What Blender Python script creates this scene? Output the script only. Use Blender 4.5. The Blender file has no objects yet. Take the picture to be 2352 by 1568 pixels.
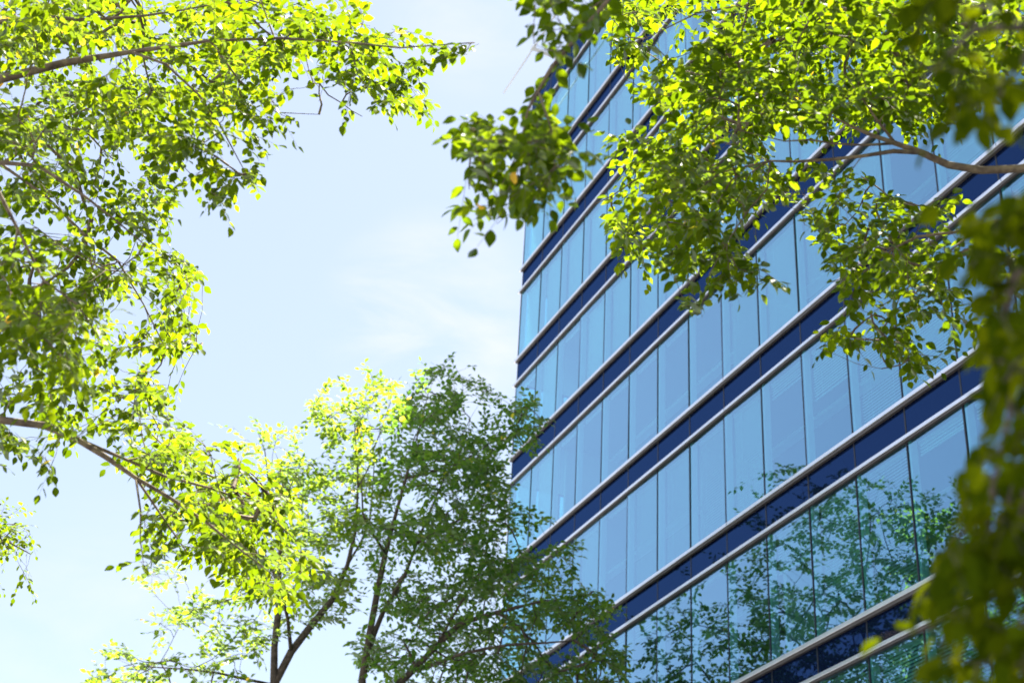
import bpy, math
import numpy as np
from mathutils import Matrix, Vector

R = math.radians
SC = bpy.context.scene
COL = SC.collection

# ------------------------------------------------------------------ camera
FOC, YAW, PITCH, ROLL = 6060.84168, -1.19828734, 0.53508652, 0.05966156   # pixels of the 4096 wide photograph, radians
CAM = np.array([21.53926, -15.52476, 1.6])
def cam_axes():
    a, b, c = YAW, PITCH, ROLL
    f = np.array([math.cos(b)*math.sin(a), math.cos(b)*math.cos(a), math.sin(b)])
    r = np.array([math.cos(a), -math.sin(a), 0.0]); u = np.cross(r, f)
    return math.cos(c)*r + math.sin(c)*u, -math.sin(c)*r + math.cos(c)*u, f
CR, CU, CF = cam_axes()
F2 = FOC*2352/4096
def P(px, py, dist):
    """point seen at (px, py) of the 2352x1568 view, dist metres away"""
    d = CF + CR*(px-1176)/F2 - CU*(py-784)/F2
    return CAM + d/np.linalg.norm(d)*dist
def project(pts):
    d = np.asarray(pts) - CAM
    z = d @ CF
    return np.stack([1176 + F2*(d @ CR)/z, 784 - F2*(d @ CU)/z, z], -1)
cd = bpy.data.cameras.new('camera'); cam = bpy.data.objects.new('camera', cd); COL.objects.link(cam)
cd.sensor_width = 36.0; cd.lens = FOC/4096*36.0; cd.clip_start = 0.1; cd.clip_end = 3000
m = Matrix.Identity(4)
for i in range(3):
    m[i][0] = CR[i]; m[i][1] = CU[i]; m[i][2] = -CF[i]; m[i][3] = CAM[i]
cam.matrix_world = m
cd.dof.use_dof = True; cd.dof.focus_distance = 12.0; cd.dof.aperture_fstop = 2.8
SC.camera = cam

# ------------------------------------------------------------------ light
SUN_EL, SUN_AZ = R(66), R(-38.3)            # azimuth from +Y towards +X (negative: towards -X)
sd = np.array([math.sin(SUN_AZ)*math.cos(SUN_EL), math.cos(SUN_AZ)*math.cos(SUN_EL), math.sin(SUN_EL)])
ld = bpy.data.lights.new('sun', 'SUN'); sun = bpy.data.objects.new('sun', ld); COL.objects.link(sun)
ld.energy = 5.0; ld.angle = R(0.5); ld.color = (1.0, 0.95, 0.86)
sun.rotation_euler = Vector(sd).to_track_quat('Z', 'Y').to_euler()
sun.location = (0, 0, 60)

W = bpy.data.worlds.new('World'); SC.world = W; W.use_nodes = True
nt = W.node_tree; nt.nodes.clear()
def N(t, nt_, **kw):
    n = nt_.nodes.new(t)
    for k, v in kw.items():
        if hasattr(n, k): setattr(n, k, v)
        else: n.inputs[k].default_value = v
    return n
out = N('ShaderNodeOutputWorld', nt); bg = N('ShaderNodeBackground', nt)
sky = N('ShaderNodeTexSky', nt); sky.sky_type = 'NISHITA'; sky.sun_disc = False
sky.sun_elevation = SUN_EL; sky.sun_rotation = SUN_AZ
sky.air_density = 1.0; sky.dust_density = 0.6; sky.ozone_density = 1.0
tc = N('ShaderNodeTexCoord', nt)
mp = N('ShaderNodeMapping', nt); mp.inputs['Scale'].default_value = (1.0, 1.0, 3.2); mp.inputs['Location'].default_value = (0.9, 0.35, 0.1)
no = N('ShaderNodeTexNoise', nt, Scale=7.0, Detail=7.0, Roughness=0.58, Distortion=0.5)
rp = N('ShaderNodeValToRGB', nt); rp.color_ramp.elements[0].position = 0.36; rp.color_ramp.elements[1].position = 0.72
rp.color_ramp.elements[1].color = (1, 1, 1, 1)
mx = N('ShaderNodeMix', nt); mx.data_type = 'RGBA'
mx.inputs['B'].default_value = (4.35, 4.3, 4.5, 1)
L = nt.links.new
L(tc.outputs['Generated'], mp.inputs['Vector']); L(mp.outputs[0], no.inputs['Vector']); L(no.outputs['Fac'], rp.inputs[0])
# thin cloud only in two patches of the sky: low beside the building and high above it
acc = None
for (cx_, cy_, w0, w1, g_) in ((990, 740, 0.9966, 0.9996, 0.75), (1080, 20, 0.998, 1.0, 0.5), (300, 1500, 0.992, 1.0, 0.3)):
    d_ = CF + CR*(cx_-1176)/F2 - CU*(cy_-784)/F2; d_ = d_/np.linalg.norm(d_)
    dt = N('ShaderNodeVectorMath', nt); dt.operation = 'DOT_PRODUCT'; dt.inputs[1].default_value = tuple(d_)
    L(tc.outputs['Generated'], dt.inputs[0])
    mrr = N('ShaderNodeMapRange', nt); mrr.interpolation_type = 'SMOOTHSTEP'
    mrr.inputs['From Min'].default_value = w0; mrr.inputs['From Max'].default_value = w1; mrr.inputs['To Max'].default_value = g_
    L(dt.outputs['Value'], mrr.inputs['Value'])
    if acc is None: acc = mrr.outputs[0]
    else:
        a_ = N('ShaderNodeMath', nt); a_.operation = 'MAXIMUM'; L(acc, a_.inputs[0]); L(mrr.outputs[0], a_.inputs[1]); acc = a_.outputs[0]
ml = N('ShaderNodeMath', nt); ml.operation = 'MULTIPLY'; L(rp.outputs[0], ml.inputs[0]); L(acc, ml.inputs[1])
mh = N('ShaderNodeMix', nt); mh.data_type = 'RGBA'; mh.inputs['Factor'].default_value = 0.42
mh.inputs['B'].default_value = (3.95, 4.12, 4.5, 1); L(sky.outputs[0], mh.inputs['A'])
L(ml.outputs[0], mx.inputs['Factor']); L(mh.outputs['Result'], mx.inputs['A']); L(mx.outputs['Result'], bg.inputs['Color'])
bg.inputs['Strength'].default_value = 0.059; L(bg.outputs[0], out.inputs['Surface'])

SC.view_settings.view_transform = 'Standard'; SC.view_settings.look = 'None'
SC.view_settings.exposure = 2.1; SC.view_settings.gamma = 1.0
SC.render.engine = 'CYCLES'
SC.cycles.use_denoising = True
SC.cycles.max_bounces = 8; SC.cycles.diffuse_bounces = 3; SC.cycles.glossy_bounces = 3
SC.cycles.transmission_bounces = 5; SC.cycles.transparent_max_bounces = 12
SC.cycles.caustics_reflective = False; SC.cycles.caustics_refractive = False
SC.cycles.sample_clamp_indirect = 6

# ------------------------------------------------------------------ materials
def mat(name):
    m = bpy.data.materials.new(name); m.use_nodes = True; m.node_tree.nodes.clear()
    o = m.node_tree.nodes.new('ShaderNodeOutputMaterial')
    return m, m.node_tree, o
def principled(name, col, rough=0.5, metal=0.0, noise=0.0, nscale=3.0, col2=None, spec=0.5, bump=0.0):
    m, nt, o = mat(name)
    b = N('ShaderNodeBsdfPrincipled', nt); b.inputs['Roughness'].default_value = rough; b.inputs['Metallic'].default_value = metal
    b.inputs['Specular IOR Level'].default_value = spec
    b.inputs['Base Color'].default_value = (*col, 1)
    if noise > 0 or col2:
        tc = N('ShaderNodeTexCoord', nt); n = N('ShaderNodeTexNoise', nt, Scale=nscale, Detail=6.0, Roughness=0.6)
        nt.links.new(tc.outputs['Object'], n.inputs['Vector'])
        r = N('ShaderNodeValToRGB', nt); c2 = col2 or tuple(c*(1-noise) for c in col)
        r.color_ramp.elements[0].position = 0.35; r.color_ramp.elements[1].position = 0.65
        r.color_ramp.elements[0].color = (*c2, 1); r.color_ramp.elements[1].color = (*col, 1)
        nt.links.new(n.outputs['Fac'], r.inputs[0]); nt.links.new(r.outputs[0], b.inputs['Base Color'])
        if bump:
            bp = N('ShaderNodeBump', nt); bp.inputs['Strength'].default_value = bump; bp.inputs['Distance'].default_value = 0.01
            nt.links.new(n.outputs['Fac'], bp.inputs['Height']); nt.links.new(bp.outputs[0], b.inputs['Normal'])
    nt.links.new(b.outputs[0], o.inputs['Surface'])
    return m
def glassy(name, face, graze, trans, f0, f1, rough=0.0, wob=0.0):
    """coated glazing: tinted mirror reflection over tinted see-through"""
    m, nt, o = mat(name)
    lw = N('ShaderNodeLayerWeight', nt, Blend=0.5)
    ge = N('ShaderNodeNewGeometry', nt)
    cr = N('ShaderNodeMix', nt); cr.data_type = 'RGBA'
    cr.inputs['A'].default_value = (*face, 1); cr.inputs['B'].default_value = (*graze, 1)
    mr = N('ShaderNodeMapRange', nt); mr.inputs['From Min'].default_value = 0.15; mr.inputs['From Max'].default_value = 0.75
    nt.links.new(lw.outputs['Facing'], mr.inputs['Value'])
    nt.links.new(mr.outputs[0], cr.inputs['Factor'])
    g = N('ShaderNodeBsdfGlossy', nt); g.inputs['Roughness'].default_value = rough
    nt.links.new(cr.outputs['Result'], g.inputs['Color'])
    t = N('ShaderNodeBsdfTransparent', nt); t.inputs['Color'].default_value = (*trans, 1)
    ad = N('ShaderNodeAddShader', nt)
    nt.links.new(g.outputs[0], ad.inputs[0]); nt.links.new(t.outputs[0], ad.inputs[1])
    if wob > 0:
        tc = N('ShaderNodeTexCoord', nt); n = N('ShaderNodeTexNoise', nt, Scale=0.9, Detail=1.0)
        nt.links.new(tc.outputs['Object'], n.inputs['Vector'])
        bp = N('ShaderNodeBump', nt); bp.inputs['Strength'].default_value = wob; bp.inputs['Distance'].default_value = 0.01
        nt.links.new(n.outputs['Fac'], bp.inputs['Height']); nt.links.new(bp.outputs[0], g.inputs['Normal'])
    nt.links.new(ad.outputs[0], o.inputs['Surface'])
    return m
M = {}
M['glass'] = glassy('coated_glass', (0.075, 0.215, 0.35), (0.37, 0.56, 0.70), (0.22, 0.47, 0.47), 0, 0, wob=0.025)
def spandrel_mat():
    m, nt, o = mat('navy_spandrel')
    d = N('ShaderNodeBsdfDiffuse', nt); d.inputs['Color'].default_value = (0.004, 0.008, 0.028, 1)
    g = N('ShaderNodeBsdfGlossy', nt); g.inputs['Roughness'].default_value = 0.02
    lw = N('ShaderNodeLayerWeight', nt, Blend=0.5)
    mr = N('ShaderNodeMapRange', nt); mr.inputs['From Min'].default_value = 0.15; mr.inputs['From Max'].default_value = 0.75
    cr = N('ShaderNodeMix', nt); cr.data_type = 'RGBA'
    cr.inputs['A'].default_value = (0.008, 0.020, 0.060, 1); cr.inputs['B'].default_value = (0.028, 0.062, 0.145, 1)
    nt.links.new(lw.outputs['Facing'], mr.inputs['Value']); nt.links.new(mr.outputs[0], cr.inputs['Factor'])
    nt.links.new(cr.outputs['Result'], g.inputs['Color'])
    ad = N('ShaderNodeAddShader', nt); nt.links.new(d.outputs[0], ad.inputs[0]); nt.links.new(g.outputs[0], ad.inputs[1])
    nt.links.new(ad.outputs[0], o.inputs['Surface'])
    return m
M['spandrel'] = spandrel_mat()
M['alu'] = principled('brushed_aluminium', (0.95, 0.96, 1.0), 0.30, 0.75, noise=0.08, nscale=1.5)
M['dark'] = principled('dark_gasket', (0.02, 0.022, 0.03), 0.5)
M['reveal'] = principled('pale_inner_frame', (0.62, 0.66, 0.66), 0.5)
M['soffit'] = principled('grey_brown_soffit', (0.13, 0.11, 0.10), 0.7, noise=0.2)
M['blind'] = principled('white_slat', (0.78, 0.80, 0.78), 0.5)
M['room'] = principled('office_interior', (0.10, 0.12, 0.15), 0.9, noise=0.5, nscale=0.25)
M['ceiling'] = principled('office_ceiling', (0.30, 0.31, 0.32), 0.9)
M['partition'] = principled('office_partition', (0.6, 0.58, 0.52), 0.8)
M['bark'] = principled('bark', (0.18, 0.13, 0.10), 0.9, noise=0.6, nscale=14.0, bump=0.8, col2=(0.06, 0.045, 0.035))
M['bark_moss'] = principled('lichen_bark', (0.27, 0.20, 0.12), 0.9, nscale=16.0, bump=1.0, col2=(0.085, 0.055, 0.045))
M['paving'] = principled('pale_paving', (0.195, 0.20, 0.21), 0.85, noise=0.2, nscale=0.8)
M['grass'] = principled('lawn', (0.07, 0.12, 0.03), 0.9, noise=0.4, nscale=1.2)
M['asphalt'] = principled('asphalt', (0.055, 0.055, 0.055), 0.9, noise=0.2, nscale=2.0)
M['white'] = principled('white_coated_steel', (0.85, 0.85, 0.84), 0.35)

def leaf_mat(name, stops, transl, spec=0.10, tmix=0.5):
    """stops: (pos, diffuse colour); transl: colour gain of light through the blade"""
    m, nt, o = mat(name)
    at = N('ShaderNodeAttribute', nt); at.attribute_name = 'leaf'
    rp = N('ShaderNodeValToRGB', nt); cr = rp.color_ramp
    while len(cr.elements) < len(stops): cr.elements.new(0.5)
    for e, (p, c) in zip(cr.elements, stops): e.position = p; e.color = (*c, 1)
    nt.links.new(at.outputs['Fac'], rp.inputs[0])
    d = N('ShaderNodeBsdfDiffuse', nt); nt.links.new(rp.outputs[0], d.inputs['Color'])
    mu = N('ShaderNodeMix', nt); mu.data_type = 'RGBA'; mu.blend_type = 'MULTIPLY'; mu.inputs['Factor'].default_value = 1.0
    mu.inputs['B'].default_value = (*transl, 1); nt.links.new(rp.outputs[0], mu.inputs['A'])
    t = N('ShaderNodeBsdfTranslucent', nt); nt.links.new(mu.outputs['Result'], t.inputs['Color'])
    ad = N('ShaderNodeAddShader', nt); nt.links.new(d.outputs[0], ad.inputs[0]); nt.links.new(t.outputs[0], ad.inputs[1])
    g = N('ShaderNodeBsdfGlossy', nt); g.inputs['Roughness'].default_value = 0.42; g.inputs['Color'].default_value = (1, 1, 1, 1)
    fr = N('ShaderNodeFresnel', nt, IOR=1.42); fm = N('ShaderNodeMath', nt); fm.operation = 'MULTIPLY'; fm.inputs[1].default_value = spec
    nt.links.new(fr.outputs[0], fm.inputs[0])
    mx = N('ShaderNodeMixShader', nt); nt.links.new(fm.outputs[0], mx.inputs['Fac'])
    nt.links.new(ad.outputs[0], mx.inputs[1]); nt.links.new(g.outputs[0], mx.inputs[2])
    nt.links.new(mx.outputs[0], o.inputs['Surface'])
    return m
G_WARM = [(0.0, (0.015, 0.028, 0.001)), (0.45, (0.035, 0.055, 0.002)), (0.85, (0.068, 0.090, 0.003)), (0.965, (0.20, 0.20, 0.02)), (0.99, (0.25, 0.14, 0.03))]
G_COOL = [(0.0, (0.014, 0.043, 0.011)), (0.5, (0.032, 0.072, 0.014)), (0.92, (0.046, 0.082, 0.012)), (0.985, (0.17, 0.18, 0.03)), (1.0, (0.2, 0.15, 0.03))]
M['leaf_warm'] = leaf_mat('yellow_green_leaf', G_WARM, (3.8, 3.55, 0.9))
M['leaf_cool'] = leaf_mat('mid_green_leaf', G_COOL, (5.6, 4.2, 1.6))
M['leaf_near'] = leaf_mat('shaded_olive_leaf', G_WARM[:3], (2.3, 1.75, 0.25), spec=0.0)  # near foliage: warm greens with less transmission, its shade put into the colour
M['leaf_mid'] = leaf_mat('sunlit_leaf', [(p, (r*1.5, g*1.1, b*0.7)) for p, (r, g, b) in G_COOL], (5.0, 4.3, 1.6), spec=0.12)  # cool greens brightened and yellowed, sunlight on the left street tree put into colour

# ------------------------------------------------------------------ object helpers
def tag(o, label=None, cat=None, group=None, kind=None):
    for k, v in (('label', label), ('category', cat), ('group', group), ('kind', kind)):
        if v: o[k] = v
    return o
def empty(name, loc):
    o = bpy.data.objects.new(name, None); COL.objects.link(o); o.location = loc; return o
def mesh_obj(name, me, material, parent=None):
    o = bpy.data.objects.new(name, me); COL.objects.link(o); me.materials.append(material)
    if parent is not None:
        o.parent = parent
        if parent.type == 'EMPTY': o.matrix_parent_inverse = Matrix.Translation(-parent.location)
    return o
class MB:
    def __init__(self): self.v = []; self.f = []; self.sm = False
    def box(self, a, b):
        x0, y0, z0 = a; x1, y1, z1 = b; n = len(self.v)
        self.v += [(x0,y0,z0),(x1,y0,z0),(x1,y1,z0),(x0,y1,z0),(x0,y0,z1),(x1,y0,z1),(x1,y1,z1),(x0,y1,z1)]
        self.f += [(n,n+3,n+2,n+1),(n+4,n+5,n+6,n+7),(n,n+1,n+5,n+4),(n+1,n+2,n+6,n+5),(n+2,n+3,n+7,n+6),(n+3,n,n+4,n+7)]
        return self
    def quad(self, a, b, c, d):
        n = len(self.v); self.v += [a, b, c, d]; self.f.append((n, n+1, n+2, n+3)); return self
    def profile_x(self, prof, x0, x1):
        """closed (y, z) outline swept along x"""
        n = len(self.v); k = len(prof)
        self.v += [(x0, y, z) for y, z in prof] + [(x1, y, z) for y, z in prof]
        for i in range(k):
            j = (i+1) % k; self.f.append((n+i, n+j, n+k+j, n+k+i))
        self.f.append(tuple(n+i for i in reversed(range(k)))); self.f.append(tuple(n+k+i for i in range(k)))
        return self
    def tube(self, pts, rad, n=6, cap=True):
        pts = np.asarray(pts, float); rad = np.asarray(rad, float)
        t = np.gradient(pts, axis=0); t /= np.linalg.norm(t, axis=1)[:, None] + 1e-9
        ref = np.array([0, 0, 1.0]) if abs(t[0][2]) < 0.9 else np.array([1.0, 0, 0])
        base = len(self.v)
        ang = np.arange(n)*2*math.pi/n
        u = np.cross(t[0], ref); u /= np.linalg.norm(u)
        for i in range(len(pts)):
            u = u - t[i]*(u @ t[i]); u /= np.linalg.norm(u) + 1e-9
            w = np.cross(t[i], u)
            ring = pts[i] + rad[i]*(np.cos(ang)[:, None]*u + np.sin(ang)[:, None]*w)
            self.v += [tuple(p) for p in ring]
        for i in range(len(pts)-1):
            a = base+i*n; b = a+n
            for j in range(n):
                k = (j+1) % n; self.f.append((a+j, a+k, b+k, b+j))
        if cap:
            self.f.append(tuple(base+j for j in reversed(range(n)))); self.f.append(tuple(base+(len(pts)-1)*n+j for j in range(n)))
        return self
    def build(self, name, material, parent=None, smooth=False):
        me = bpy.data.meshes.new(name); me.from_pydata(self.v, [], self.f); me.update()
        if smooth: me.polygons.foreach_set('use_smooth', [True]*len(me.polygons))
        return mesh_obj(name, me, material, parent)
    def bounds(self): a = np.array(self.v); return a.min(0), a.max(0)

# ------------------------------------------------------------------ ground
g = MB().box((-1500, -1500, -0.5), (1500, 1500, 0)).build('ground', M['paving']); tag(g, kind='structure')
g = MB().box((-40, -11.5, 0.004), (60, -0.02, 0.12)).build('pavement', M['paving']); tag(g, kind='structure')
g = MB().box((-300, -36, 0.004), (300, -26, 0.03)).build('road', M['asphalt']); tag(g, kind='structure')

# ------------------------------------------------------------------ the office building
WM = 1.6                                          # module width
DZ = 1.6
ZT = [6.02+DZ, 9.971+DZ, 13.537+DZ, 17.128+DZ, 20.743+DZ, 24.255+DZ, 27.753+DZ, 31.056+DZ]     # top edge of each spandrel band
ZB = [5.40+DZ, 9.273+DZ, 12.802+DZ, 16.339+DZ, 19.862+DZ, 23.359+DZ, 26.886+DZ, 30.282+DZ, 33.902+DZ]
ZT.append(35.15+DZ); ROOF = ZT[-1]
ZT.insert(0, 2.4+DZ); ZB.insert(0, 1.75+DZ)
U0, U1 = -11, 17
X0, X1 = U0*WM, U1*WM
DEPTH = 16.0
bld = empty('office_building', (X0, 0, 0))
tag(bld, 'tall glass office block with navy bands and pale metal rails behind the trees', 'building')
rng = np.random.default_rng(5)

body = MB()
for k in range(len(ZB)):                          # floor decks behind every navy band
    body.box((X0+0.05, 0.10, ZB[k]+0.04), (X1-0.05, DEPTH, ZT[k]-0.04))
body.build('floor_deck', M['ceiling'], bld)
w = MB(); w.box((X0+0.06, DEPTH-0.3, 0), (X1-0.06, DEPTH+0.01, ROOF-0.2)); w.box((X1-0.3, 0.2, 0), (X1-0.01, DEPTH-0.31, ROOF-0.2))
w.build('rear_wall', M['reveal'], bld)
w = MB()
for k in range(len(ZB)-1):
    w.box((X0+0.4, 6.0, ZT[k]-0.035), (X1-0.4, 6.12, ZB[k+1]+0.035))
w.build('corridor_wall', M['room'], bld)
MB().box((X0, 0.1, ROOF-0.035), (X1, DEPTH, ROOF+0.06)).build('roof', M['ceiling'], bld)
MB().box((X0, -0.05, 0.01), (X1, 0.3, ZB[0]-0.06)).build('plinth', M['soffit'], bld)
# left end wall: glass return with its own bands
e = MB()
for k in range(len(ZB)): e.box((X0-0.01, 0.03, ZB[k]), (X0+0.04, DEPTH, ZT[k]))
e.build('end_band', M['spandrel'], bld)
e = MB()
for k in range(len(ZB)-1):
    for j in range(10):
        y0 = 0.04 + j*1.6
        e.quad((X0+0.01, y0, ZT[k]), (X0+0.01, y0+1.55, ZT[k]), (X0+0.01, y0+1.55, ZB[k+1]), (X0+0.01, y0, ZB[k+1]))
e.build('end_glazing', M['glass'], bld)
e = MB()
for k in range(len(ZB)-1):
    for j in range(11):
        y0 = 0.0 + j*1.6; e.box((X0-0.012, y0, ZT[k]+0.02), (X0+0.06, y0+0.045, ZB[k+1]-0.02))
e.build('end_mullion', M['dark'], bld)

def rail(z, top):
    # thin pale rail with chamfered nose over a recessed brown strip standing in for its shade
    d = 0.085
    h = 0.042 if top else 0.038
    pr = [(0.0, z+h), (-d+0.008, z+h), (-d, z+h-0.008), (-d, z-h+0.006), (-d+0.006, z-h), (0.0, z-h)]
    return MB().profile_x(pr, X0-0.13, X1+0.02)
for k in range(len(ZB)):
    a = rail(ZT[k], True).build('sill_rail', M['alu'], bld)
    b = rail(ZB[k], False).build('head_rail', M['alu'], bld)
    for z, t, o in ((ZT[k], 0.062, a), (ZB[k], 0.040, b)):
        s = MB().box((X0-0.02, -0.062, z-0.0425-t), (X1, -0.002, z-0.043)); s.build('rail_shade_strip', M['soffit'], o)  # dark strip carrying the shade under the rail in its colour
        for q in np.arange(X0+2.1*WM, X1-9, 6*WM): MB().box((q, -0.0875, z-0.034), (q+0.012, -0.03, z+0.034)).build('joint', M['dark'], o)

# which windows show largest
def area(x0, x1, z0, z1):
    p = project([(x0, 0, z0), (x1, 0, z0), (x1, 0, z1), (x0, 0, z1)])
    if p[:, 2].min() < 1: return 0
    c = p[:, :2].mean(0)
    if c[0] < 1100 or c[0] > 2420 or c[1] < -80 or c[1] > 1640: return 0
    x, y = p[:, 0], p[:, 1]
    return abs(np.dot(x, np.roll(y, 1)) - np.dot(y, np.roll(x, 1)))/2
cells = []
for k in range(len(ZB)-1):
    for u in range(U0, U1): cells.append((area(u*WM, (u+1)*WM, ZT[k], ZB[k+1]), k, u))
big = set((k, u) for a, k, u in sorted(cells, reverse=True)[:98] if a > 0)
# how far each blind is let down (1 = closed); k counts floors from the bottom, u modules
BL = {}
for k in range(len(ZB)-1):
    for u in range(U0, U1):
        r_ = rng.random(); BL[(k, u)] = 1.0 if r_ < 0.76 else (0.0 if r_ < 0.94 else 0.3+0.5*rng.random())
for (k, u, v) in [(3,-1,0.42),(3,-2,0.12),(3,-3,1),(3,-4,1),(3,-5,1),(3,-6,1),(3,-7,0),(3,-8,1),(3,0,1),(3,1,1),(3,2,0),
                  (2,1,0.08),(2,0,1),(2,-1,0.75),(2,-2,0.3),(2,-3,0.0),(2,-4,0.0),(2,-5,0),(2,-6,0.1),(2,2,0.08),
                  (1,0,1),(1,-1,1),(1,1,1),(1,-2,0.3),
                  (4,-3,1),(4,-2,1),(4,-4,0.0),(4,-5,0),(4,-6,0),(4,-7,0),(4,-8,0),(4,-1,1),(4,0,1),(4,1,0),(4,2,1)]:
    BL[(k, u)] = v
def blind_mb(mb, x0, x1, z0, z1, drop):
    tilt = R(rng.uniform(16, 48))
    h = z1-z0; zb = z1-0.10-(h-0.16)*drop
    mb.box((x0+0.10, 0.19, z1-0.10), (x1-0.05, 0.25, z1-0.045))                      # head box
    n = int((z1-0.10-zb)/0.066)
    dy, dz = 0.0175*math.cos(tilt), 0.0175*math.sin(tilt)
    for i in range(n):
        z = z1-0.13-i*0.066
        mb.quad((x0+0.11, 0.22-dy, z+dz), (x1-0.06, 0.22-dy, z+dz), (x1-0.06, 0.22+dy, z-dz), (x0+0.11, 0.22+dy, z-dz))
        # the slat faces out and down so it shows its pale underside
    if n: mb.box((x0+0.11, 0.205, zb-0.02), (x1-0.06, 0.235, zb+0.005))
    for q in (0.28, 0.72):
        if n: mb.box((x0+q*WM, 0.185, zb), (x0+q*WM+0.004, 0.19, z1-0.1))            # ladder cord
def frame_mb(mb, x0, x1, z0, z1):
    mb.box((x0+0.004, -0.012, z0+0.056), (x0+0.030, 0.03, z1-0.056))                         # dark joint seen outside
def inner_mb(mb, x0, x1, z0, z1):
    mb.box((x0+0.045, 0.012, z0+0.05), (x0+0.105, 0.16, z1-0.05))
    mb.box((x0+0.106, 0.05, z0+0.02), (x1, 0.11, z0+0.085))
rest_g, rest_b, rest_f, rest_i = MB(), MB(), MB(), MB()
for a, k, u in cells:
    x0, x1, z0, z1 = u*WM, (u+1)*WM, ZT[k], ZB[k+1]
    tw = rng.normal(0, 0.0022)*WM; tz = rng.normal(0, 0.0016)*(z1-z0)                  # panes never hang perfectly true
    gv = ((x0+0.03, 0.0+tw, z0+0.04-0), (x1, 0.0-tw, z0+0.04), (x1, 0.0-tw+tz, z1-0.04), (x0+0.03, 0.0+tw+tz, z1-0.04))
    if (k, u) in big:
        win = MB().quad(*gv).build('window', M['glass'], bld)
        f = MB(); frame_mb(f, x0, x1, z0, z1); f.build('mullion', M['dark'], win)
        f = MB(); inner_mb(f, x0, x1, z0, z1); f.build('inner_frame', M['reveal'], win)
        f = MB(); blind_mb(f, x0, x1, z0, z1, BL[(k, u)]); f.build('blind', M['blind'], win)
    else:
        rest_g.quad(*gv); frame_mb(rest_f, x0, x1, z0, z1); inner_mb(rest_i, x0, x1, z0, z1); blind_mb(rest_b, x0, x1, z0, z1, BL[(k, u)])
wg = rest_g.build('window_grid', M['glass'], bld); tag(wg, kind='stuff')
tag(rest_f.build('mullion_grid', M['dark'], wg), kind='stuff'); tag(rest_i.build('inner_frame_grid', M['reveal'], wg), kind='stuff'); tag(rest_b.build('blind_grid', M['blind'], wg), kind='stuff')
scells = []
for k in range(len(ZB)):
    for u in range(U0, U1): scells.append((area(u*WM, (u+1)*WM, ZB[k], ZT[k]), k, u))
sbig = set((k, u) for a, k, u in sorted(scells, reverse=True)[:98] if a > 0)
rs, rj = MB(), MB()
for a, k, u in scells:
    x0, x1, z0, z1 = u*WM, (u+1)*WM, ZB[k]+0.02, ZT[k]-0.02
    yy = 0.012 + rng.normal(0, 0.0012)
    if (k, u) in sbig:
        p_ = MB().box((x0+0.034, yy, z0), (x1-0.004, 0.07, z1)).build('spandrel_panel', M['spandrel'], bld)
        MB().box((x0-0.003, 0.006, z0), (x0+0.033, 0.075, z1)).build('joint', M['dark'], p_)
    else:
        rs.box((x0+0.034, yy, z0), (x1-0.004, 0.07, z1)); rj.box((x0-0.003, 0.006, z0), (x0+0.033, 0.075, z1))
sg = rs.build('spandrel_grid', M['spandrel'], bld); tag(sg, kind='stuff'); tag(rj.build('joint_grid', M['dark'], sg), kind='stuff')
# office fittings seen through the clear panes
d = MB()
d.box((-1.5*WM, 1.9, ZT[3]+0.75), (0.4*WM, 1.96, ZT[3]+0.86)); d.box((-0.55*WM, 1.86, ZT[3]+0.861), (-0.47*WM, 1.95, ZT[3]+1.22))
d.build('desk_screen', M['partition'], bld)
for k in range(2, len(ZB)-1):
    for x in np.arange(X0+1.2+(k%3)*1.7, X1-8, 9.6):
        MB().box((x, 0.5, ZT[k]-0.035), (x+0.12, 5.98, ZB[k+1]+0.035)).build('office_partition', M['partition'], bld)
    MB().box((X0+0.8, 1.9, ZB[k+1]-0.06), (X1-1, 2.15, ZB[k+1]+0.036)).build('ceiling_strip', M['white'], bld)
# roof edge: rail standing off the parapet on brackets
rr = MB().tube([(X0-0.3, -1.0, ROOF+0.02), (X1, -1.0, ROOF+0.02)], [0.035, 0.035], 8).build('roof_rail', M['white'], bld, True)
for x in np.arange(-15.26, X1, 3.2*1.0):
    br = MB()
    br.profile_x([(0.0, ROOF-0.10), (-1.03, ROOF-0.035), (-1.03, ROOF+0.0), (0.0, ROOF+0.06)], x-0.07, x+0.07)
    br.box((x-0.10, -1.07, ROOF-0.02), (x+0.10, -0.93, ROOF+0.07))
    br.build('roof_bracket', M['white'], rr)

# ------------------------------------------------------------------ trees
SHADE_BLOBS = []
def inside(pts, polys):
    x, y = pts[:, 0], pts[:, 1]; res = np.zeros(len(x), bool)
    for poly in polys:
        p = np.array(poly, float); c = np.zeros(len(x), bool); q = np.roll(p, 1, 0)
        for (xa, ya), (xb, yb) in zip(p, q):
            if ya == yb: continue
            c ^= ((ya > y) != (yb > y)) & (x < (xb-xa)*(y-ya)/(yb-ya)+xa)
        res |= c
    return res
def sample_poly(poly, n, rg, clump, flat=0.75):
    p = np.array(poly, float); lo, hi = p.min(0), p.max(0); out_ = []
    ph = rg.random(6)*6.28; s = clump; sy = s*flat
    while len(out_) < n:
        q = lo + rg.random((400, 2))*(hi-lo)
        q = q[inside(q, [poly])]
        if len(q) == 0: continue
        w = 0.5 + 0.25*np.sin(q[:, 0]/s+ph[0]+1.3*np.sin(q[:, 1]/sy*0.8+ph[1])) + 0.25*np.sin((q[:, 1]+0.25*q[:, 0])/sy*1.1+ph[2]+1.2*np.sin(q[:, 0]/s*0.7+ph[3]))
        q = q[rg.random(len(q)) < 0.10+0.90*np.clip(w*1.3-0.15, 0, 1)]
        out_ += list(q)
    return np.array(out_[:n])
def poly_area(poly):
    p = np.array(poly, float); return abs(np.dot(p[:, 0], np.roll(p[:, 1], 1)) - np.dot(p[:, 1], np.roll(p[:, 0], 1)))/2

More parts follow.
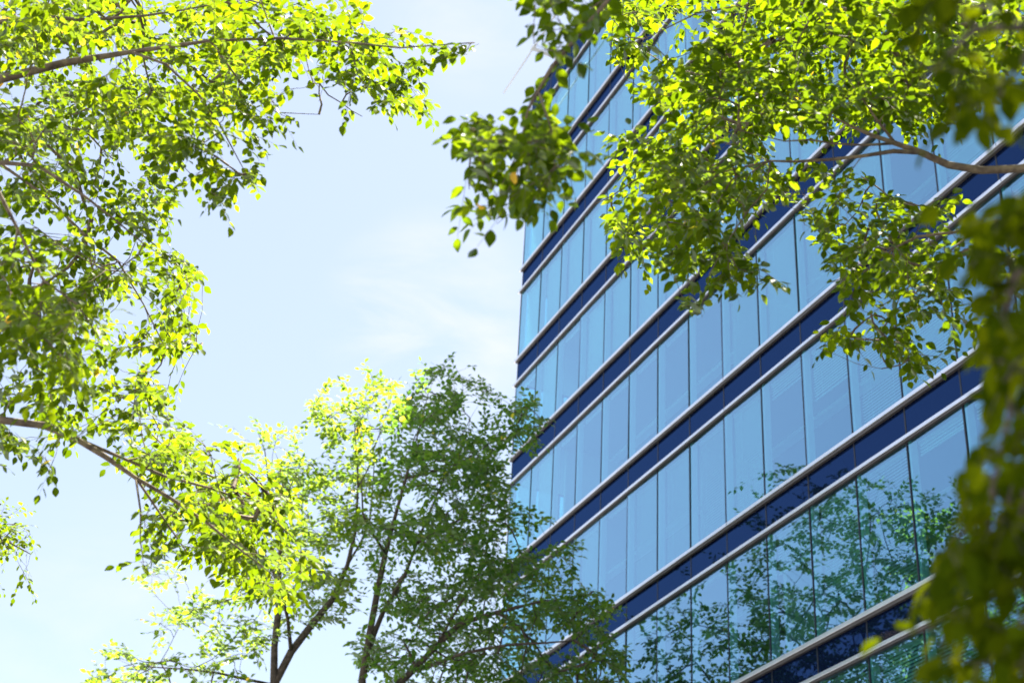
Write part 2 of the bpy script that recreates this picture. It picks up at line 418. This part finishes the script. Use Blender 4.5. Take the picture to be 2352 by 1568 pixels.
NEAR_V = np.array([(0,0),(0.28,0),(0.52,0),(0.78,0),(1.04,0),(0.10,0.24),(0.34,0.47),(0.60,0.46),(0.82,0.25),(0.10,-0.24),(0.34,-0.47),(0.60,-0.46),(0.82,-0.25)])
NEAR_F = [(0,1,5),(1,6,5),(1,2,7,6),(2,3,8,7),(3,4,8),(0,9,1),(1,9,10),(1,10,11,2),(2,11,12,3),(3,12,4)]
FAR_V = np.array([(0,0),(0.45,0),(1.0,0),(0.42,0.46),(0.72,0.36),(0.42,-0.46),(0.72,-0.36)])
FAR_F = [(0,1,3),(1,4,3),(1,2,4),(0,5,1),(1,5,6),(1,6,2)]
def unit(a): return a/(np.linalg.norm(a, axis=-1, keepdims=True)+1e-9)
def leaves_mesh(name, pos, axis, nrm, ln, wd, rnd, near, rg):
    TV, TF = (NEAR_V, NEAR_F) if near else (FAR_V, FAR_F)
    n, k = len(pos), len(TV)
    axis = unit(axis); nrm = unit(nrm - axis*(nrm*axis).sum(-1, keepdims=True)); side = np.cross(nrm, axis)
    u = TV[:, 0][None, :, None]; v = TV[:, 1][None, :, None]
    fold = (0.10 + 0.25*rg.random(n))[:, None, None]; curl = (rg.normal(0.10, 0.12, n))[:, None, None]
    Lr = ln[:, None, None]; Wr = wd[:, None, None]
    V = pos[:, None, :] + u*Lr*axis[:, None, :] + v*Wr*side[:, None, :] + (np.abs(v)*fold*Wr*1.2 - curl*u*u*Lr)*nrm[:, None, :]
    V = V.reshape(-1, 3).astype(np.float32)
    lt = np.array([len(f) for f in TF]); lv = np.concatenate([np.array(f) for f in TF])
    loops = (np.arange(n)[:, None]*k + lv[None, :]).ravel().astype(np.int32)
    tot = np.tile(lt, n).astype(np.int32); st = (np.cumsum(tot) - tot).astype(np.int32)
    me = bpy.data.meshes.new(name)
    me.vertices.add(len(V)); me.vertices.foreach_set('co', V.ravel())
    me.loops.add(len(loops)); me.loops.foreach_set('vertex_index', loops)
    me.polygons.add(len(tot)); me.polygons.foreach_set('loop_start', st); me.polygons.foreach_set('loop_total', tot)
    me.polygons.foreach_set('use_smooth', np.ones(len(tot), bool))
    me.update(calc_edges=True)
    at = me.attributes.new('leaf', 'FLOAT', 'POINT'); at.data.foreach_set('value', np.repeat(rnd, k).astype(np.float32))
    return me

def smooth_path(pts, step):
    """Catmull-Rom through pts [(x,y,z,r)], resampled"""
    p = np.array(pts, float); p = np.vstack([2*p[0]-p[1], p, 2*p[-1]-p[-2]]); o = []
    for i in range(1, len(p)-2):
        L_ = np.linalg.norm(p[i+1][:3]-p[i][:3]); k = max(1, int(L_/step))
        for t in np.arange(k)/k:
            a, b, c, d_ = p[i-1], p[i], p[i+1], p[i+2]
            o.append(0.5*((2*b)+(-a+c)*t+(2*a-5*b+4*c-d_)*t*t+(-a+3*b-3*c+d_)*t**3))
    o.append(p[-2]); return np.array(o)

def tree(name, label, group, base, trunk, limbs, regions, leaf_len, leafmat, near, seed, bark='bark', spray=0.34,
         nleaf=14, keep=0.12, hang=0.35, jitter=12, cat='tree', thin=3.3, maxlink=1e9, step=0.22, shade_clumps=(), flat=0.75, tier=0.35):
    """trunk, limbs: world polylines of (x, y, z, radius). regions: (outline in view pixels, near dist, far dist, leaves per leaf-area, clump px)."""
    rg = np.random.default_rng(seed)
    root = empty(name, base); tag(root, label, cat, group)
    nodes, ndir = [], []
    def path(pts, nm):
        s = smooth_path(pts, step)
        wob = np.cumsum(rg.normal(0, 1, (len(s), 3)), 0); wob -= np.linspace(0, 1, len(s))[:, None]*wob[-1]
        s[:, :3] += wob*0.025*step; s[:, :3] += rg.normal(0, 1, (len(s), 3))*s[:, 3:4]*0.12
        if nm == 'branch' and nodes:
            an = np.concatenate(nodes); q_ = an[np.argmin(((an-s[0, :3])**2).sum(1))]
            if np.linalg.norm(q_-s[0, :3]) < 1.2: s[:, :3] += (q_-s[0, :3])*np.exp(-np.arange(len(s))/1.5)[:, None]
        s[:, 3] = np.maximum(s[:, 3]*(1+rg.normal(0, 0.05, len(s))), 0.0015)
        MB().tube(s[:, :3], s[:, 3], 10 if s[:, 3].max() > 0.03 else 7).build(nm, M[bark], root, True)
        t = np.gradient(s[:, :3], axis=0)
        nodes.append(s[:, :3]); ndir.append(unit(t))
    if trunk:
        for t_ in (trunk if isinstance(trunk[0], list) else [trunk]): path(t_, 'trunk')
    for l in limbs: path(l, 'branch')
    nlimb = sum(len(a) for a in nodes)
    NP = np.concatenate(nodes); ND = np.concatenate(ndir)
    # spray centres through the crown's volume
    T, polys = [], []
    for reg in regions:
        poly, d0, d1, dens, clump = reg
        polys.append(poly); dm = (d0+d1)/2
        lpx = leaf_len*F2/dm; n = int(poly_area(poly)*dens/(lpx*lpx*0.36)/nleaf*thin)
        q = sample_poly(poly, n, rg, clump, flat)
        for (x, y) in q: T.append(P(x, y, d0+(d1-d0)*rg.random()))
    npoly = len(T)
    for c_, rad_, n_ in shade_clumps:
        q = rg.normal(0, 1, (n_, 3)); q = unit(q)*(rg.random(n_)**(1/3))[:, None]
        T += list(np.array(c_)+q*np.array(rad_))
    T = np.array(T)
    # nearest first, every new shoot can carry the next ones
    buf = np.zeros((len(NP)+len(T)*16, 3)); bd = np.zeros_like(buf); owner = np.full(len(buf), -1)
    cnt = len(NP); buf[:cnt] = NP; bd[:cnt] = ND
    d0_ = np.array([np.min(((NP-t)**2).sum(1)) for t in T]); order = np.argsort(d0_)
    conns = []; parents = []
    for ti in order:
        t = T[ti]; dv = t - buf[:cnt]; dist = np.linalg.norm(dv, axis=1)
        al = (dv*bd[:cnt]).sum(1)/(dist+1e-6)
        j = int(np.argmin(dist*(1.25-0.35*al)))
        s = buf[j]; dd = dist[j]
        if dd < 0.03: dd = 0.03
        to = unit(t-s); st = unit(bd[j]*0.6+to*0.9+rg.normal(0, 0.15, 3))
        c1 = s + st*dd*0.4; c2 = t - unit(to + np.array([0, 0, 0.12-0.5*hang*rg.random()]) + rg.normal(0, 0.18, 3))*dd*0.35
        k = int(min(14, max(3, dd/ (0.5*step))))
        tt = np.linspace(0, 1, k+1)[:, None]
        pts = (1-tt)**3*s + 3*(1-tt)**2*tt*c1 + 3*(1-tt)*tt**2*c2 + tt**3*t
        if len(pts) > 3: pts[1:-1] += rg.normal(0, 0.009*min(dd, 0.6), (len(pts)-2, 3))
        dr = unit(np.gradient(pts, axis=0))
        a, b = cnt, cnt+len(pts)-1
        buf[a:b] = pts[1:]; bd[a:b] = dr[1:]; owner[a:b] = len(conns); cnt = b
        parents.append(owner[j]); conns.append((pts, dr[-1], ti >= npoly))
    tw = MB(); kept = np.zeros(len(conns))
    # leafy sprays
    pos, ax, nr, ln = [], [], [], []
    shoots = []
    for ci, (pts, d_, fr_) in enumerate(conns):
        S = spray*(0.7+0.6*rg.random())
        up = unit(np.array([0, 0, 1.0]) + rg.normal(0, tier, 3)); sd_ = unit(np.cross(d_, up))
        start = pts[-1] - d_*S*0.35
        nsh = 3 if nleaf > 9 else 2
        for q in range(nsh):
            off = [0, 0.75, -0.75][q]; dir_ = unit(d_ + sd_*off + rg.normal(0, 0.15, 3) + np.array([0, 0, -hang*0.6]))
            Ls = S*(1.0 if q == 0 else 0.62); o_ = start + d_*S*0.25*q
            m_ = max(3, int(round(nleaf*(0.44 if q == 0 else 0.28))))
            tt = (np.arange(m_)+0.6)/m_
            P_ = o_ + dir_*Ls*tt[:, None] + np.array([0, 0, -1.0])*(Ls*hang*0.45*tt**2)[:, None]
            lat = unit(np.cross(dir_, up))
            sg = np.where(np.arange(m_) % 2 == 0, 1.0, -1.0)[:, None]; last = (np.arange(m_) == m_-1)[:, None]
            A = unit(dir_*0.65 + lat*sg*np.where(last, 0.1, 0.85) + np.array([0, 0, -hang*1.2]) + rg.normal(0, 0.2, (m_, 3)))
            nn = unit(up + rg.normal(0, 0.30, (m_, 3)))
            pos.append(P_+A*0.006); ax.append(A); nr.append(nn)
            ln.append(leaf_len*(0.58+0.62*rg.beta(2.2, 1.8, m_))*(1-0.2*tt))
            shoots.append((np.vstack([o_[None], P_]), m_, fr_, ci))
    pos = np.concatenate(pos); ax = np.concatenate(ax); nr = np.concatenate(nr); ln = np.concatenate(ln)
    # a shoot that would grow into open sky is pruned whole, stem and leaves
    pj = project(pos + ax*ln[:, None]*0.6)[:, :2]; ins = inside(pj, polys)
    ok = np.zeros(len(pos), bool); c0 = 0
    for sp, m_, fr_, ci in shoots:
        good = fr_ or ins[c0:c0+m_].mean() > 0.5 or rg.random() < keep
        if good:
            ok[c0:c0+m_] = True; kept[ci] += 1; tw.tube(sp, np.linspace(0.0016, 0.0008, m_+1)*leaf_len/0.08, 3, False)
        c0 += m_
    pos, ax, nr, ln = pos[ok], ax[ok], nr[ok], ln[ok]
    wt = kept/3.0
    for i in range(len(conns)-1, -1, -1):
        if parents[i] >= 0: wt[parents[i]] += wt[i]
    for i, (pts, d_, fr_) in enumerate(conns):
        if wt[i] <= 0: continue
        rb = 0.0017*leaf_len/0.08*math.sqrt(max(wt[i], 1))
        tw.tube(pts, np.linspace(rb*1.15, max(0.0014, rb*0.55), len(pts)), 4, False)
    n3 = np.sin(pos @ np.array([2.1, 0.6, 1.3])+seed)*0.5 + np.sin(pos @ np.array([-0.9, 2.4, 1.9]))*0.5
    rnd = np.clip(rg.beta(2.2, 2.4, len(pos))*0.86 + 0.10*n3, 0, 0.95)
    od = rg.random(len(pos)) < 0.003; rnd[od] = 0.97+0.03*rg.random(od.sum())
    me = leaves_mesh('crown', pos, ax, nr, ln, ln*(0.58+0.14*rg.random(len(ln))), rnd, near, rg)
    mesh_obj('crown', me, M[leafmat], root)
    tw.build('twig', M[bark], root, True)
    print(name, 'leaves', len(pos), 'sprays', len(T))
    return root
def PP(lst):
    """(px, py, dist, radius) -> world polyline"""
    return [(*P(a, b, c), r) for a, b, c, r in lst]
def down(px, py, dist, r0, r1, flare=1.25):
    """a trunk from the ground to a point of the view"""
    p = P(px, py, dist); return [(p[0]+0.15, p[1]-0.1, -0.05, r0*flare), (p[0]+0.12, p[1]-0.05, 0.5, r0), (p[0]+0.05, p[1], p[2]*0.5, (r0+r1)/2), (*p, r1)]

# --- the pair in front of the facade (their reflections show in the glass)
t_mid = down(628, 1640, 32.5, 0.20, 0.12)
tree('tree', 'sunlit leafy tree with forked dark trunk left of the shaded tree', 'street trees in front of the glass facade', t_mid[0][:2]+(0,),
     t_mid + PP([(627,1568,32.5,0.0819),(630,1480,32.5,0.078),(636,1390,32.5,0.0663),(640,1270,32.4,0.0429),(655,1150,32.3,0.0273),(640,1060,32.3,0.0156)]),
     [PP([(627,1600,32.5,0.0858),(668,1510,32.6,0.078),(715,1440,32.8,0.0702),(762,1380,33,0.0624),(795,1300,33.2,0.0468),(812,1220,33.2,0.0351),(818,1120,33.2,0.0234),(815,990,33,0.00936)]),
      PP([(672,1500,32.6,0.0468),(662,1420,32.0,0.039),(648,1360,31.4,0.0312),(600,1250,31,0.0156)]),
      PP([(632,1430,32.5,0.0312),(608,1360,33.4,0.0234),(560,1280,34,0.0156),(500,1200,34.5,0.0078)]),
      PP([(600,1560,32.3,0.0312),(480,1540,31.5,0.0234),(350,1530,31,0.0117)]),
      PP([(636,1300,32.4,0.0234),(615,1100,33.6,0.01716),(607,1035,33.6,0.0117),(590,985,33.6,0.00546)]),
      PP([(795,1310,33.2,0.0312),(850,1200,34,0.0195),(860,1050,34.2,0.00936)])],
     [([(700,930),(750,885),(800,860),(850,838),(905,862),(925,930),(900,1000),(880,1080),(830,1100),(770,1060),(720,1010)],31,35,1.25,45),
      ([(620,1090),(700,1040),(790,1060),(880,1080),(880,1200),(840,1320),(760,1400),(690,1330),(620,1250)],30.5,35,1.35,60),
      ([(500,970),(560,945),(640,945),(690,990),(690,1050),(650,1090),(580,1080),(520,1040)],32.5,35,0.42,30),
      ([(300,1330),(380,1280),(500,1270),(640,1290),(700,1340),(600,1400),(470,1400),(360,1370)],30,34,0.5,50),
      ([(195,1560),(240,1490),(320,1440),(350,1400),(430,1390),(520,1420),(600,1470),(600,1580),(560,1680),(200,1680)],29.5,34,0.8,50),
      ([(640,1380),(760,1360),(850,1320),(830,1420),(770,1440),(690,1440)],31,35,0.8,40),
      ([(540,1340),(720,1340),(720,1450),(600,1490),(540,1440)],31,35,0.8,40),
      ([(380,1680),(830,1650),(850,1900),(380,1900)],30,34.5,1.0,80)],
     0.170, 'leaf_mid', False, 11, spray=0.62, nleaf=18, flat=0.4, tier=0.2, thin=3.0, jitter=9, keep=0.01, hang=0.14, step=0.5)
t_shade = down(828, 1640, 33.0, 0.21, 0.13)
tree('tree', 'dark green tree in the building\'s shade overlapping the glass corner', 'street trees in front of the glass facade', t_shade[0][:2]+(0,),
     t_shade + PP([(830,1560,33,0.0897),(850,1450,33,0.078),(868,1350,33,0.0702),(885,1270,33,0.0585),(908,1180,32.8,0.039),(930,1100,32.7,0.0312),(960,1000,32.6,0.0156),(985,900,32.5,0.00624)]),
     [PP([(840,1500,33,0.0624),(880,1400,33.5,0.0546),(930,1320,33.8,0.0468),(955,1250,34,0.0312),(1000,1150,34,0.0234),(1080,960,34,0.0078)]),
      PP([(900,1640,33,0.078),(960,1540,33,0.0702),(1010,1480,33,0.0624),(1060,1430,33,0.0546),(1140,1405,33,0.0429),(1240,1380,33,0.0273),(1340,1370,33,0.0117)]),
      PP([(960,1550,33,0.0468),(1060,1505,32,0.039),(1180,1480,31.5,0.0273),(1320,1470,31.5,0.01404)]),
      PP([(885,1270,33,0.0312),(835,1180,31.6,0.0234),(830,1100,31.5,0.0117)]),
      PP([(955,1250,34,0.0234),(1060,1190,34,0.0195),(1160,1200,34,0.00936)]),
      PP([(930,1100,32.7,0.0234),(1060,1060,33,0.0156),(1190,970,33,0.00624)]),
      PP([(1000,1480,33,0.0312),(1090,1330,33,0.0234),(1130,1280,33,0.0156)])],
     [([(955,870),(965,845),(1000,840),(1040,812),(1045,860),(1075,870),(1078,818),(1095,860),(1120,880),(1160,900),(1200,890),(1215,910),(1255,930),(1262,975),(1215,990),(1262,1040),(1200,1050),(1150,1060),(1100,1040),(1020,1060),(900,1040),(890,960),(925,910)],30.5,37,1.5,50),
      ([(880,1030),(1150,1040),(1175,1130),(1200,1160),(1270,1180),(1260,1205),(1200,1230),(1240,1270),(1270,1230),(1350,1240),(1310,1290),(1350,1340),(1400,1380),(1425,1400),(1400,1440),(1440,1500),(1430,1580),(850,1580),(800,1480),(870,1380),(830,1250)],30,37.5,1.7,60),
      ([(760,1580),(1440,1570),(1450,1900),(800,1900)],29.5,37.5,1.7,90)],
     0.170, 'leaf_cool', False, 12, spray=0.62, nleaf=18, flat=0.4, tier=0.2, thin=3.3, jitter=9, keep=0.01, hang=0.12, step=0.5)

# --- far-left clump of another tree
pl = P(-420, 1300, 20)
tree('tree', 'pale green tree whose branch tips enter low at the left edge', None, (pl[0], pl[1], 0),
     [(pl[0], pl[1], -0.05, 0.2), (pl[0], pl[1], 2.5, 0.17), (*P(-410, 1400, 20), 0.13), (*P(-330, 1200, 20.0), 0.08), (*P(-300,1000,20), 0.05)],
     [PP([(-400,1360,20,0.06),(-200,1290,20,0.045),(-80,1260,20,0.03),(20,1235,20,0.015),(70,1270,20,0.006)]),
      PP([(-380,1300,20,0.05),(-150,1190,20,0.03),(0,1160,20,0.012)])],
     [([(-100,1100),(0,1130),(45,1150),(78,1180),(72,1230),(112,1285),(80,1300),(70,1355),(0,1360),(-100,1350)],18.5,21.5,0.85,35),
      ([(-700,900),(-120,1000),(-100,1400),(-700,1450)],18,22,0.5,60)],
     0.09, 'leaf_warm', False, 13, spray=0.36, nleaf=16, jitter=8, keep=0.01, hang=0.4, step=0.4)

# --- big overhanging tree on the left
pl = P(-520, 900, 8.6)
tree('tree', 'large yellow-green tree overhanging from the left edge, sun through its leaves', None, (pl[0], pl[1], 0),
     [(pl[0]+0.1, pl[1], -0.05, 0.27), (pl[0]+0.05, pl[1], 0.6, 0.2), (pl[0], pl[1], 3.0, 0.17), (*P(-520,900,8.6), 0.15), (*P(-480,500,9.0), 0.12), (*P(-380,200,9.3), 0.08), (*P(-250,-250,9.8), 0.04)],
     [PP([(-470,480,9.0,0.07),(-250,290,8.7,0.0333),(0,176,8.5,0.02442),(150,138,8.4,0.02072),(300,112,8.3,0.0125),(480,88,8.2,0.0085),(640,85,8.1,0.0065),(800,95,8.0,0.005),(920,108,7.9,0.004),(1090,98,7.8,0.00222)]),
      PP([(-400,220,9.3,0.037),(-150,85,9.2,0.0222),(0,52,9.1,0.01628),(90,40,9.1,0.01332),(200,42,9.0,0.01036),(330,30,9,0.0074),(520,5,9,0.00444)]),
      PP([(180,130,8.4,0.01184),(120,55,8.2,0.01036),(200,105,8.0,0.00888),(330,140,8.0,0.0074),(430,215,8.1,0.00592),(490,280,8.0,0.00444),(560,400,7.9,0.00222)][2:]),
      PP([(-500,700,8.8,0.037),(-250,420,8.3,0.0222),(-60,368,8,0.01332),(85,380,7.9,0.00962),(190,450,7.8,0.0074),(260,500,7.8,0.00518),(330,560,7.8,0.00296)]),
      PP([(-500,720,8.8,0.0296),(-200,420,9.4,0.0148),(0,378,9.2,0.00962),(100,450,9.0,0.00888),(190,540,8.9,0.00814),(270,600,8.8,0.00666),(330,700,8.8,0.00444),(380,800,8.7,0.00296)]),
      PP([(-500,620,8.8,0.0222),(-150,300,7.2,0.0148),(0,440,7,0.00888),(45,530,7,0.0074),(100,640,6.9,0.00592),(180,700,6.9,0.0037),(230,780,6.9,0.00222)]),
      PP([(-520,960,8.6,0.07),(-250,940,8.2,0.0296),(0,966,7.8,0.01924),(100,985,7.7,0.01776),(170,1010,7.7,0.01554),(240,1055,7.6,0.01332),(310,1105,7.6,0.0111),(390,1150,7.6,0.00888),(470,1200,7.6,0.00666),(560,1270,7.6,0.00444),(640,1330,7.6,0.00222)]),
      PP([(180,1010,7.7,0.00962),(300,1060,7.9,0.00888),(380,1095,8,0.0074),(480,1120,8.1,0.00592),(590,1160,8.1,0.0037),(690,1250,8.1,0.00222)]),
      PP([(310,1105,7.6,0.00592),(322,1180,7.5,0.00444),(322,1240,7.5,0.00296),(330,1300,7.5,0.00148)]),
      PP([(320,1110,7.6,0.00666),(380,1200,7.7,0.00518),(430,1270,7.7,0.00296)]),
      PP([(500,85,8.2,0.0074),(560,180,8.3,0.00518),(640,260,8.3,0.00296),(735,262,8.3,0.00111)]),
      PP([(760,95,8.0,0.00592),(800,170,7.9,0.0037),(850,230,7.9,0.00222)])],
     [([(-80,-60),(700,-40),(830,5),(850,20),(820,60),(700,110),(640,165),(600,200),(590,260),(480,290),(300,300),(-60,330)],7.8,13.0,1.3,70),
      ([(600,60),(820,5),(850,60),(900,60),(960,75),(1000,95),(985,150),(960,180),(995,240),(975,288),(930,265),(905,295),(860,265),(815,280),(800,270),(745,240),(720,190),(640,150)],7.6,9.5,1.05,45),
      ([(985,95),(1065,85),(1120,98),(1105,125),(1050,125),(1035,160),(985,140)],7.7,8.0,1.6,60),
      ([(560,180),(650,200),(660,240),(680,285),(640,330),(600,320),(540,260)],7.8,8.6,0.95,40),
      ([(400,280),(540,270),(620,300),(600,360),(615,405),(570,420),(590,465),(555,470),(570,500),(500,508),(480,450),(420,400),(380,330)],7.4,8.3,1.15,35),
      ([(-60,310),(400,290),(420,400),(390,480),(400,560),(300,560),(180,520),(80,450),(-60,420)],7.4,12.0,0.75,50),
      ([(-60,420),(120,460),(160,560),(-60,560)],7.4,9.2,0.45,40),
      ([(-60,540),(150,540),(300,550),(400,560),(430,600),(470,628),(440,680),(455,720),(492,785),(440,810),(400,840),(412,885),(380,960),(300,990),(150,960),(60,900),(-60,870)],7.2,12.0,1.0,50),
      ([(-60,560),(90,560),(150,640),(220,760),(200,860),(100,900),(-60,860)],6.2,7.2,1.0,60),
      ([(-60,880),(120,900),(175,1000),(160,1090),(110,1112),(60,1070),(30,1100),(-60,1050)],7.2,8.4,0.62,40),
      ([(200,985),(300,960),(400,930),(440,990),(560,1020),(620,1070),(650,1100),(690,1180),(735,1290),(710,1370),(640,1390),(560,1350),(480,1290),(400,1230),(330,1120),(260,1060)],7.4,11.0,1.8,60),
      ([(260,1090),(330,1120),(400,1230),(480,1330),(430,1335),(340,1310),(330,1330),(290,1300),(250,1345),(212,1320),(240,1280),(310,1270),(300,1200),(270,1170)],7.2,7.9,0.5,35)],
     0.066, 'leaf_warm', True, 21, bark='bark_moss', spray=0.235, nleaf=15, jitter=8, flat=0.5, tier=0.22, keep=0.005, hang=0.38)

# --- overhanging tree on the right
pr = P(2950, 700, 8.3)
tree('tree', 'leafy tree with lichened branch reaching in from the right edge across the facade', None, (pr[0], pr[1], 0),
     [(pr[0], pr[1], -0.05, 0.28), (pr[0], pr[1], 0.6, 0.21), (pr[0], pr[1], 3.0, 0.18), (*P(2950,700,8.3), 0.15), (*P(2930,300,8.6), 0.12), (*P(2850,-200,9), 0.08)],
     [PP([(2940,520,8.4,0.08),(2700,420,8.0,0.0296),(2500,388,7.8,0.0222),(2352,378,7.7,0.02072),(2250,376,7.65,0.01924),(2180,368,7.6,0.01776),(2120,345,7.6,0.01554),(2060,322,7.6,0.01258),(2000,305,7.6,0.00962),(1950,285,7.6,0.00666),(1900,262,7.6,0.0037)]),
      PP([(2115,350,7.6,0.01184),(2050,352,7.55,0.0111),(1980,363,7.5,0.00962),(1900,370,7.5,0.00814),(1820,374,7.5,0.00666),(1760,373,7.5,0.00518),(1650,400,7.5,0.0037),(1560,470,7.5,0.00222)]),
      PP([(2045,318,7.6,0.00814),(1980,328,7.5,0.00666),(1910,330,7.45,0.00592),(1860,318,7.45,0.00518),(1800,322,7.45,0.00296),(1700,300,7.4,0.00222)]),
      PP([(2060,322,7.6,0.0074),(2020,280,7.6,0.00592),(1985,230,7.6,0.00444),(1940,170,7.6,0.00222)]),
      PP([(1775,374,7.5,0.00444),(1765,430,7.5,0.0037),(1720,480,7.5,0.0037),(1670,545,7.5,0.00296),(1630,620,7.5,0.00222),(1610,720,7.5,0.00148)]),
      PP([(2930,200,8.7,0.06),(2500,40,8.8,0.0259),(2250,60,8.7,0.01776),(2060,38,8.6,0.01332),(1960,25,8.6,0.0111),(1860,10,8.6,0.00888),(1740,8,8.6,0.00666),(1600,30,8.6,0.00444),(1480,90,8.6,0.00222)]),
      PP([(2030,35,8.6,0.00888),(1930,48,8.5,0.00666),(1850,62,8.4,0.00444),(1770,90,8.4,0.00296),(1690,200,8.3,0.00222)]),
      PP([(2940,600,8.3,0.037),(2500,530,8.2,0.01628),(2300,505,8.1,0.01036),(2200,530,8.0,0.00814),(2110,545,8.0,0.0074),(2060,568,7.9,0.00592),(1990,620,7.9,0.0037),(1900,650,7.9,0.00222)]),
      PP([(2280,505,8.1,0.0074),(2230,535,8.0,0.00592),(2160,590,7.9,0.00444),(2080,660,7.9,0.00296),(2000,720,7.9,0.00148)]),
      PP([(2850,-100,9,0.037),(2300,-150,7,0.0222),(1800,-140,6.2,0.01628),(1500,-90,5.9,0.01332),(1420,-20,5.8,0.01036),(1370,40,5.75,0.00888),(1300,115,5.7,0.00814),(1262,160,5.7,0.0074),(1235,210,5.7,0.00592),(1215,260,5.7,0.00444),(1190,340,5.7,0.00296),(1150,430,5.7,0.00148)]),
      PP([(1235,210,5.7,0.00444),(1260,290,5.6,0.00296),(1275,380,5.6,0.00222),(1240,470,5.6,0.00148)])],
     [([(1400,-40),(2100,-40),(2075,120),(2060,250),(1960,270),(1900,280),(1830,300),(1780,320),(1760,420),(1650,450),(1560,420),(1540,330),(1520,270),(1460,220),(1400,140)],7.2,12.5,1.65,80),
      ([(1490,270),(1560,330),(1760,380),(1830,420),(1760,500),(1700,560),(1640,600),(1580,590),(1545,640),(1490,640),(1440,620),(1430,580),(1390,530),(1340,455),(1420,430),(1440,360)],7.0,11.0,1.6,55),
      ([(1350,320),(1400,295),(1450,290),(1500,300),(1480,350),(1440,365),(1400,395),(1360,380)],7.2,7.6,0.65,30),
      ([(1540,620),(1620,590),(1700,560),(1740,600),(1810,650),(1800,672),(1730,660),(1690,700),(1655,720),(1640,770),(1610,798),(1570,740),(1550,690)],7.2,7.9,1.15,35),
      ([(1780,390),(1960,370),(2050,400),(2080,480),(2060,560),(1980,640),(1930,650),(1880,580),(1830,500)],7.2,10.5,0.9,45),
      ([(1830,300),(1900,280),(1960,270),(2000,300),(1950,320)],7.3,7.9,0.4,45),
      ([(1880,620),(1960,560),(2080,480),(2200,440),(2260,520),(2240,640),(2230,780),(2200,800),(2150,860),(2080,885),(2060,840),(2010,850),(1970,800),(1900,810),(1855,790),(1880,750),(1960,720),(1940,660)],7.4,10.5,0.8,40),
      ([(1900,60),(2100,-40),(2400,-40),(2400,150),(2250,260),(2080,300),(1950,270)],7.2,12.0,1.5,60),
      ([(2050,160),(2300,150),(2200,330),(2100,320)],7.2,8.6,0.6,60),
      ([(2200,540),(2420,480),(2420,900),(2230,860)],7.8,8.8,0.7,60),
      ([(1045,315),(1070,275),(1120,252),(1180,232),(1230,240),(1315,262),(1300,325),(1350,378),(1325,412),(1280,420),(1275,450),(1250,440),(1225,470),(1200,420),(1180,470),(1170,535),(1140,500),(1100,545),(1060,520),(1030,530),(1035,480),(1065,430),(1075,370)],5.4,6.1,2.4,40),
      ([(1190,440),(1240,400),(1282,430),(1275,520),(1235,532),(1205,500)],5.5,6.0,0.7,40),
      ([(1150,-40),(1370,-40),(1385,40),(1340,100),(1300,140),(1260,120),(1210,95),(1190,50),(1150,25)],5.4,6.2,1.8,40),
      ([(1175,195),(1200,180),(1240,140),(1300,130),(1345,150),(1300,170),(1270,230),(1210,250)],5.5,6.0,0.35,30)],
     0.070, 'leaf_warm', True, 31, shade_clumps=[(P(2290,900,2.8)+sd*4.2, (1.7, 1.5, 0.8), 600), (P(1190,380,5.7)+sd*3.2, (0.9, 0.8, 0.4), 170)], bark='bark_moss', spray=0.235, nleaf=15, jitter=8, flat=0.55, tier=0.22, keep=0.005, hang=0.3)  # unseen foliage added above the frame, sunward, to shade the leaves below

# --- near, out of focus foliage at the right edge
pn = P(3300, 1100, 3.4)
tree('sapling', 'out of focus olive foliage hanging close to the camera at the right edge', None, (pn[0], pn[1], 0),
     [(pn[0], pn[1], -0.05, 0.07), (pn[0], pn[1], 1.5, 0.055), (*P(3300,1100,3.4), 0.045), (*P(3100,500,3.4), 0.035), (*P(2900,-200,3.5), 0.025)],
     [PP([(3050,400,3.4,0.02),(2700,200,3.1,0.012),(2400,60,2.9,0.009),(2250,60,2.8,0.006),(2150,150,2.8,0.003)]),
      PP([(3200,700,3.4,0.02),(2700,480,3.1,0.012),(2450,500,2.9,0.009),(2330,640,2.8,0.007),(2300,800,2.8,0.006),(2320,950,2.8,0.005),(2270,1150,2.8,0.004),(2240,1400,2.8,0.003)]),
      PP([(2450,500,2.9,0.007),(2390,800,2.9,0.006),(2360,1100,2.9,0.005),(2310,1350,2.9,0.003)]),
      PP([(2400,60,2.9,0.006),(2330,160,2.9,0.004),(2280,250,2.9,0.002)])],
     [([(2080,-60),(2420,-60),(2420,270),(2340,240),(2260,260),(2225,310),(2150,330),(2120,240),(2065,190),(2070,60)],2.6,3.2,0.95,60),
      ([(2240,480),(2320,450),(2420,430),(2420,700),(2290,720),(2235,640),(2215,560)],2.6,3.1,1.7,50),
      ([(2290,700),(2420,680),(2420,1180),(2260,1180),(2190,1090),(2205,1010),(2240,940),(2225,880),(2290,820)],2.5,3.1,1.9,50),
      ([(2220,1170),(2420,1160),(2420,1640),(2140,1640),(2120,1460),(2160,1390),(2140,1330),(2170,1250)],2.5,3.1,1.6,60)],
     0.066, 'leaf_near', True, 41, thin=6.5, bark='bark', spray=0.20, nleaf=10, jitter=14, keep=0.005, hang=0.6, step=0.12)
